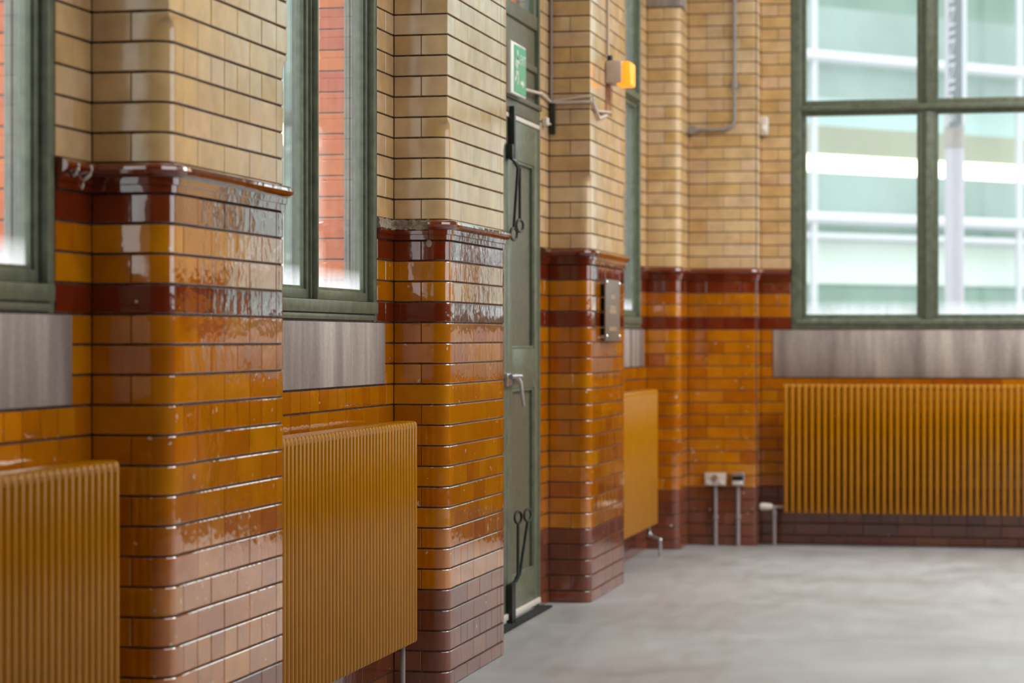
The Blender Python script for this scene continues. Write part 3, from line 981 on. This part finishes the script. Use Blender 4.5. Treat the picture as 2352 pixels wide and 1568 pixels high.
# emergency lamp on the third pier
yl0 = y_at(1390, XF)
zl0, zl1 = z_at(190, XF, yl0), z_at(139, XF, yl0)
em = empty('bulkhead_lamp', (XF, yl0 + .1, zl0)); tag(em, 'grey box lamp with a lit orange lens, high on the third pier', 'lamp')
XL = x_at(1427, yl0)
def loc0(b, name, ma, par):
    o = b.obj(name, ma); o.parent = par; o.location = -Vector(par.location); return o
loc0(MB().box(XF + .001, XL, yl0, yl0 + .20, zl0, zl1, .008), 'lamp_box', M['greybox'], em)
xe = x_at(1449, yl0 + .03)
loc0(MB().box(XL - .03, xe, yl0 + .02, yl0 + .18, zl0 - .012, zl0 + .02, .006).box(XL, xe, yl0 + .012, yl0 + .188, zl0 + .002, zl1 - .004, .012), 'lens', M['lamp'], em)
loc0(MB().tube([(XF + .022, yl0 + .03, zl1), (XF + .022, yl0 + .03, zl1 + .03)], [.017, .014], 12), 'gland', M['iron'], em)
cd = MB().tube([(XF + .010, yl0 + .03, zl1 + .03), (XF + .010, yl0 + .03, 5.5)], .008, 8).obj('conduit', M['greybox']); tag(cd, 'thin pale conduit rising above the orange lamp', 'conduit')
rs = MB().box(XF + .0005, XF + .0025, yl0 + .0, yl0 + .22, zl0 - .17, zl0 - .001).obj('rust_stain', M['rust'], None)
rs.parent = em; rs.location = -Vector(em.location)

# white cable run from the sign, over the pier return to below the lamp
cz = z_at(222, XW, 12.4)
c1 = MB()
c1.tube([(XW + .010, yb + .005, z_at(203, XW, 11.75)), (XW + .012, 12.3, cz + .005), (XW + .012, PIERS[2][0] - .014, cz - .015)], .008, 8)
c1.tube([(XW + .012, PIERS[2][0] - .014, cz - .01), (XF - .02, PIERS[2][0] - .013, cz + .012), (XF + .012, PIERS[2][0] - .01, cz + .012), (XF + .012, PIERS[2][0] + .15, cz - .05), (XF + .012, PIERS[2][0] + .55, cz - .02)], .006, 8)
c1.tube([(XW + .012, PIERS[2][0] - .016, cz - .018), (XF - .02, PIERS[2][0] - .015, cz - .016), (XF + .014, PIERS[2][0] - .01, cz - .016), (XF + .012, PIERS[2][0] + .2, cz - .085), (XF + .012, PIERS[2][0] + .42, cz - .05)], .008, 8)
c1 = c1.obj('cable', M['greybox']); tag(c1, 'pale twin cable wrapping the lamp pier, running to the exit sign', 'cable')
c2 = MB().tube([(XW + .016, PIERS[2][0] - .02, cz - .01), (XW + .016, PIERS[2][0] - .02, 5.4)], .007, 8).obj('conduit', M['steel']); tag(c2, 'thin grey conduit up the inner corner of the lamp pier', 'conduit')
z3 = z_at(308, XW, 12.5)
c3 = MB().box(XW + .006, XW + .036, PIERS[2][0] - .03, PIERS[2][0] - .006, z3, cz - .02, .006).obj('cable_boot', M['iron']); tag(c3, 'short dark cable cover below the pale cable, in the pier corner', 'cable cover')
s1 = MB().box(XW + .001, XW + .03, 12.36, 12.42, z_at(289, XW, 12.4), z_at(270, XW, 12.4), .006).tube([(XW + .015, 12.42, z_at(280, XW, 12.4)), (XW + .015, 12.52, z_at(281, XW, 12.4))], .006, 8).obj('contact_sensor', M['white']); tag(s1, 'tiny white contact box on cream brick beside the door top', 'sensor')

# bronze plaque standing off the third pier
yp0, yp1 = y_at(1391, XF + .03), y_at(1424, XF + .03)
zp0, zp1 = z_at(783, XF, yp0) , z_at(640, XF, yp0)
pl = empty('plaque', (XF, (yp0 + yp1) / 2, zp0)); tag(pl, 'dark bronze plaque on four chrome studs, on the lamp pier', 'plaque')
loc0(MB().box(XF + .022, XF + .030, yp0, yp1, zp0, zp1, .002), 'plate', M['bronze'], pl)
for a in (yp0 + .03, yp1 - .03):
    for c in (zp0 + .025, zp1 - .02):
        loc0(MB().tube([(XF + .001, a, c), (XF + .033, a, c), (XF + .038, a, c)], [.010, .012, .008], 12), 'stud', M['chrome'], pl)
for q, wq in ((.72, .3), (.55, .4), (.48, .5), (.2, .5)):
    zz = zp0 + (zp1 - zp0) * q
    yc = (yp0 + yp1) / 2
    loc0(MB().box(XF + .030, XF + .0308, yc - (yp1 - yp0) * wq / 2, yc + (yp1 - yp0) * wq / 2, zz - .011, zz + .011), 'worn_lettering', M['bronzelight'], pl)

# conduit on the far pier
xa, xb = x_at(1688, YB), x_at(1592, YB)
zb_ = z_at(297, xa, YB)
pts = [(xa, YB - .02, 5.4), (xa, YB - .02, zb_ + .07)] + [(xa - .07 + .07 * math.cos(t), YB - .02, zb_ + .07 - .07 * math.sin(t)) for t in [math.pi / 2 * i / 6 for i in range(1, 7)]] + [(xb + .03, YB - .02, zb_)]
c = MB().tube(pts, .0125, 12); c.tube([(xa, YB - .02, z_at(202, xa, YB)), (xa, YB - .02, z_at(190, xa, YB))], .02, 12)
c.box(xa - .035, xa + .035, YB - .012, YB - .001, z_at(200, xa, YB), z_at(192, xa, YB))
c = c.obj('conduit', M['steel']); tag(c, 'grey conduit bending across the flat far pier', 'conduit')
MB().tube([(xb, YB - .001, zb_), (xb, YB - .05, zb_)], .03, 14).tube([(xb + .035, YB - .02, zb_), (xb + .02, YB - .02, zb_)], .018, 12).obj('junction_box', M['steel'], c)
# dark drop cable and white sensor in the recess beside the window
xq = x_at(1747, YR)
zq0, zq1 = z_at(312, xq, YR), z_at(268, xq, YR)
c = MB().tube([(xq - .005, YR - .012, zq1 - .01), (xq - .005, YR - .012, 5.4)], .007, 8).obj('cable', M['iron']); tag(c, 'thin dark cable dropping to the white sensor beside far pier', 'cable')
xq = x_at(1756, YR)
c = MB().box(xq - .028, xq + .028, YR - .05, YR - .001, zq0, zq1, .016).obj('motion_sensor', M['white']); tag(c, 'small white motion sensor between far pier and large window', 'sensor')
MB().ball((xq, YR - .05, (zq0 + zq1) / 2 - .02), .02, (1, .5, 1.2)).obj('lens', M['signwhite'], c)
# sockets
def socket(u0, u1, v0, v1, label, dbl):
    x0, x1 = x_at(u0, YB), x_at(u1, YB); z1_, z0_ = z_at(v0, x0, YB), z_at(v1, x0, YB)
    o = empty('socket_outlet', ((x0 + x1) / 2, YB, z0_)); tag(o, label, 'socket')
    loc0(MB().box(x0, x1, YB - .045, YB - .001, z0_, z1_, .006), 'back_box', M['steel'], o)
    w = x1 - x0; hh = z1_ - z0_
    loc0(MB().box(x0 + .002, x1 - .002, YB - .049, YB - .0455, z0_ + .002, z1_ - .002, .0015), 'faceplate', M['greybox'] if dbl else M['chrome'], o)
    xc = (x0 + x1) / 2
    if dbl:
        loc0(MB().tube([(xc, YB - .047, z1_ - hh * .36), (xc, YB - .062, z1_ - hh * .36)], [.022, .019], 14), 'knob', M['chrome'], o)
        for s_ in (-1, 1): loc0(MB().box(xc + s_ * w * .30 - .018, xc + s_ * w * .30 + .018, YB - .055, YB - .047, z0_ + .006, z0_ + .035, .004), 'rocker', M['white'], o)
    else:
        loc0(MB().box(x0 + w * .1, x1 - w * .1, YB - .051, YB - .047, z0_ + hh * .42, z0_ + hh * .72), 'dark_window', M['black'], o)
        loc0(MB().box(x0 + w * .1, x1 - w * .1, YB - .054, YB - .047, z0_ + hh * .06, z0_ + hh * .34, .003), 'rocker', M['white'], o)
    cp_ = MB().tube([(xc, YB - .022, .001), (xc, YB - .022, z0_ - .0005)], .0135, 12)
    cp_.tube([(xc, YB - .022, z0_ - .22), (xc, YB - .022, z0_ - .20)], .019, 12)
    loc0(cp_, 'conduit', M['steel'], o)
socket(1620, 1669, 1084, 1114, 'steel double socket on a grey conduit, left of the two', True)
socket(1681, 1711, 1084, 1114, 'small square outlet with dark window on a grey conduit, right of the two', False)

# ------------------------------------------------------------------ outside
gr = MB().box(-70, 70, 16.95, 110, -.25, -.15).box(-70, -3.1, -40, 16.95, -.25, -.15).box(9.4, 70, -40, 16.95, -.25, -.15).obj('ground', M['pavement']); tag(gr, 'pale paved street outside the windows', 'ground', kind='structure')
fa = math.radians(44)
t = Vector((math.sin(fa), math.cos(fa), 0))
P0 = Vector((x_at(1980, 44.5), 44.5, -.15))
of = empty('office_building', P0); of.rotation_euler = (0, 0, math.pi / 2 - fa)
tag(of, 'pale teal glass office building across the street, washed out by daylight', 'building')
def band(name, ma, s0, s1, z0, z1, d0=0, d1=.2): return MB().box(s0, s1, -d0, d1, z0 + .15, z1 + .15).obj(name, ma, of)
S0, S1 = -26, 40
band('ground_floor_glass', M['dimteal'], S0, S1, -.1, 2.40, 0, .3)
band('spandrel', M['mint'], S0, 5.4, 2.40, 3.22, .06, .3)
band('spandrel', M['teal'], 5.4, S1, 2.40, 3.22, .02, .3)
band('floor_edge', M['dimteal'], S0, S1, 3.22, 3.42, .10, .3)
band('upper_glass', M['teal'], S0, S1, 3.42, 4.42, 0, .3)
band('light_strip', M['officelight'], S0, 5.2, 4.42, 4.72, .015, .3)
band('upper_glass', M['beige'], S0, 5.2, 4.72, 5.25, 0, .3)
band('upper_glass', M['teal'], 5.2, S1, 4.42, 5.25, 0, .3)
band('upper_glass', M['paleteal'], S0, S1, 5.25, 5.75, 0, .3)
band('upper_glass', M['teal'], S0, S1, 5.75, 7.4, 0, .3)
band('upper_glass', M['dimteal'], S0, S1, 7.4, 8.6, 0, .3)
band('upper_glass', M['paleteal'], S0, S1, 8.6, 14, 0, .3)
band('corner_panel', M['paleteal'], 6.0, 9.2, 3.5, 14, .12, .3)
for sx_ in (-24, -19.5, -15, -10.5, -6, -1.9, 2.3, 6.5, 11, 15.5, 20): MB().box(sx_, sx_ + .1, -.14, -.03, 0, 12).obj('mullion', M['paleteal'], of)
for zz in (3.55, 6.42):
    MB().tube([(S0, -.5, zz + .15), (S1, -.5, zz + .15)], .11, 10).obj('handrail', M['railwhite'], of)
for zz in (3.33,): MB().tube([(S0, -.45, zz + .05), (S1, -.45, zz + .05)], .07, 8).obj('handrail', M['railwhite'], of)
for sx_ in (-20, -13, -6.2, -1.6, 3.5, 10, 17, 24): MB().tube([(sx_, -.5, -.0), (sx_, -.5, 9)], .07, 8).obj('post', M['railwhite'], of)

# lamp post with a street banner
YP = 24.4
xp = x_at(2192, YP)
lp = empty('banner_post', (xp, YP, -.15)); tag(lp, 'white street post with a grey banner, seen through the far window', 'post')
MB().tube([(0, 0, 0), (0, 0, 7.5)], .096, 20).obj('post', M['postwhite'], lp)
MB().tube([(0, 0, z_at(340, xp, YP) + .15), (0, 0, z_at(290, xp, YP) + .15)], .103, 20).obj('collar', M['steel'], lp)
bt = Vector((-.29, .957, 0))
za_, zb2 = z_at(300, xp, YP) + .15, 6.9
c0 = Vector((x_at(2213, YP - .74) - xp, -.74, 0))
bn = MB()
nn = Vector((-.957, -.29, 0))
bw = .50
def quad_box(b, a0, a1, z0, z1, n0, n1):
    vs = []
    for z in (z0, z1):
        for s_, q in ((a0, n0), (a1, n0), (a1, n1), (a0, n1)):
            p = c0 + bt * s_ + nn * q; vs.append(b.bm.verts.new((p.x, p.y, z)))
    for f_ in ((0, 1, 2, 3), (4, 5, 6, 7), (0, 1, 5, 4), (1, 2, 6, 5), (2, 3, 7, 6), (3, 0, 4, 7)): b.bm.faces.new([vs[i] for i in f_])
quad_box(bn, 0, bw, za_, zb2, 0, .01)
bo = bn.obj('banner', M['bannergrey'], lp)
b2 = MB(); quad_box(b2, -.13, -.001, za_, zb2, 0, .012); b2.obj('banner_border', M['railwhite'], lp)
# letters run upwards along the banner's left side, tops to the left
zs = z_at(290, xp, YP) + .15
pitch = (z_at(10, xp, YP) - z_at(277, xp, YP)) / 7
cpos = c0 + bt * (bw * .70) + nn * .014
text('SPINNINGFIELDS', .29, Matrix(((0, bt.x, nn.x, cpos.x), (0, bt.y, nn.y, cpos.y), (1, 0, 0, zs), (0, 0, 0, 1))), M['railwhite'], lp, 'lettering', .002, 'LEFT', 1.05)
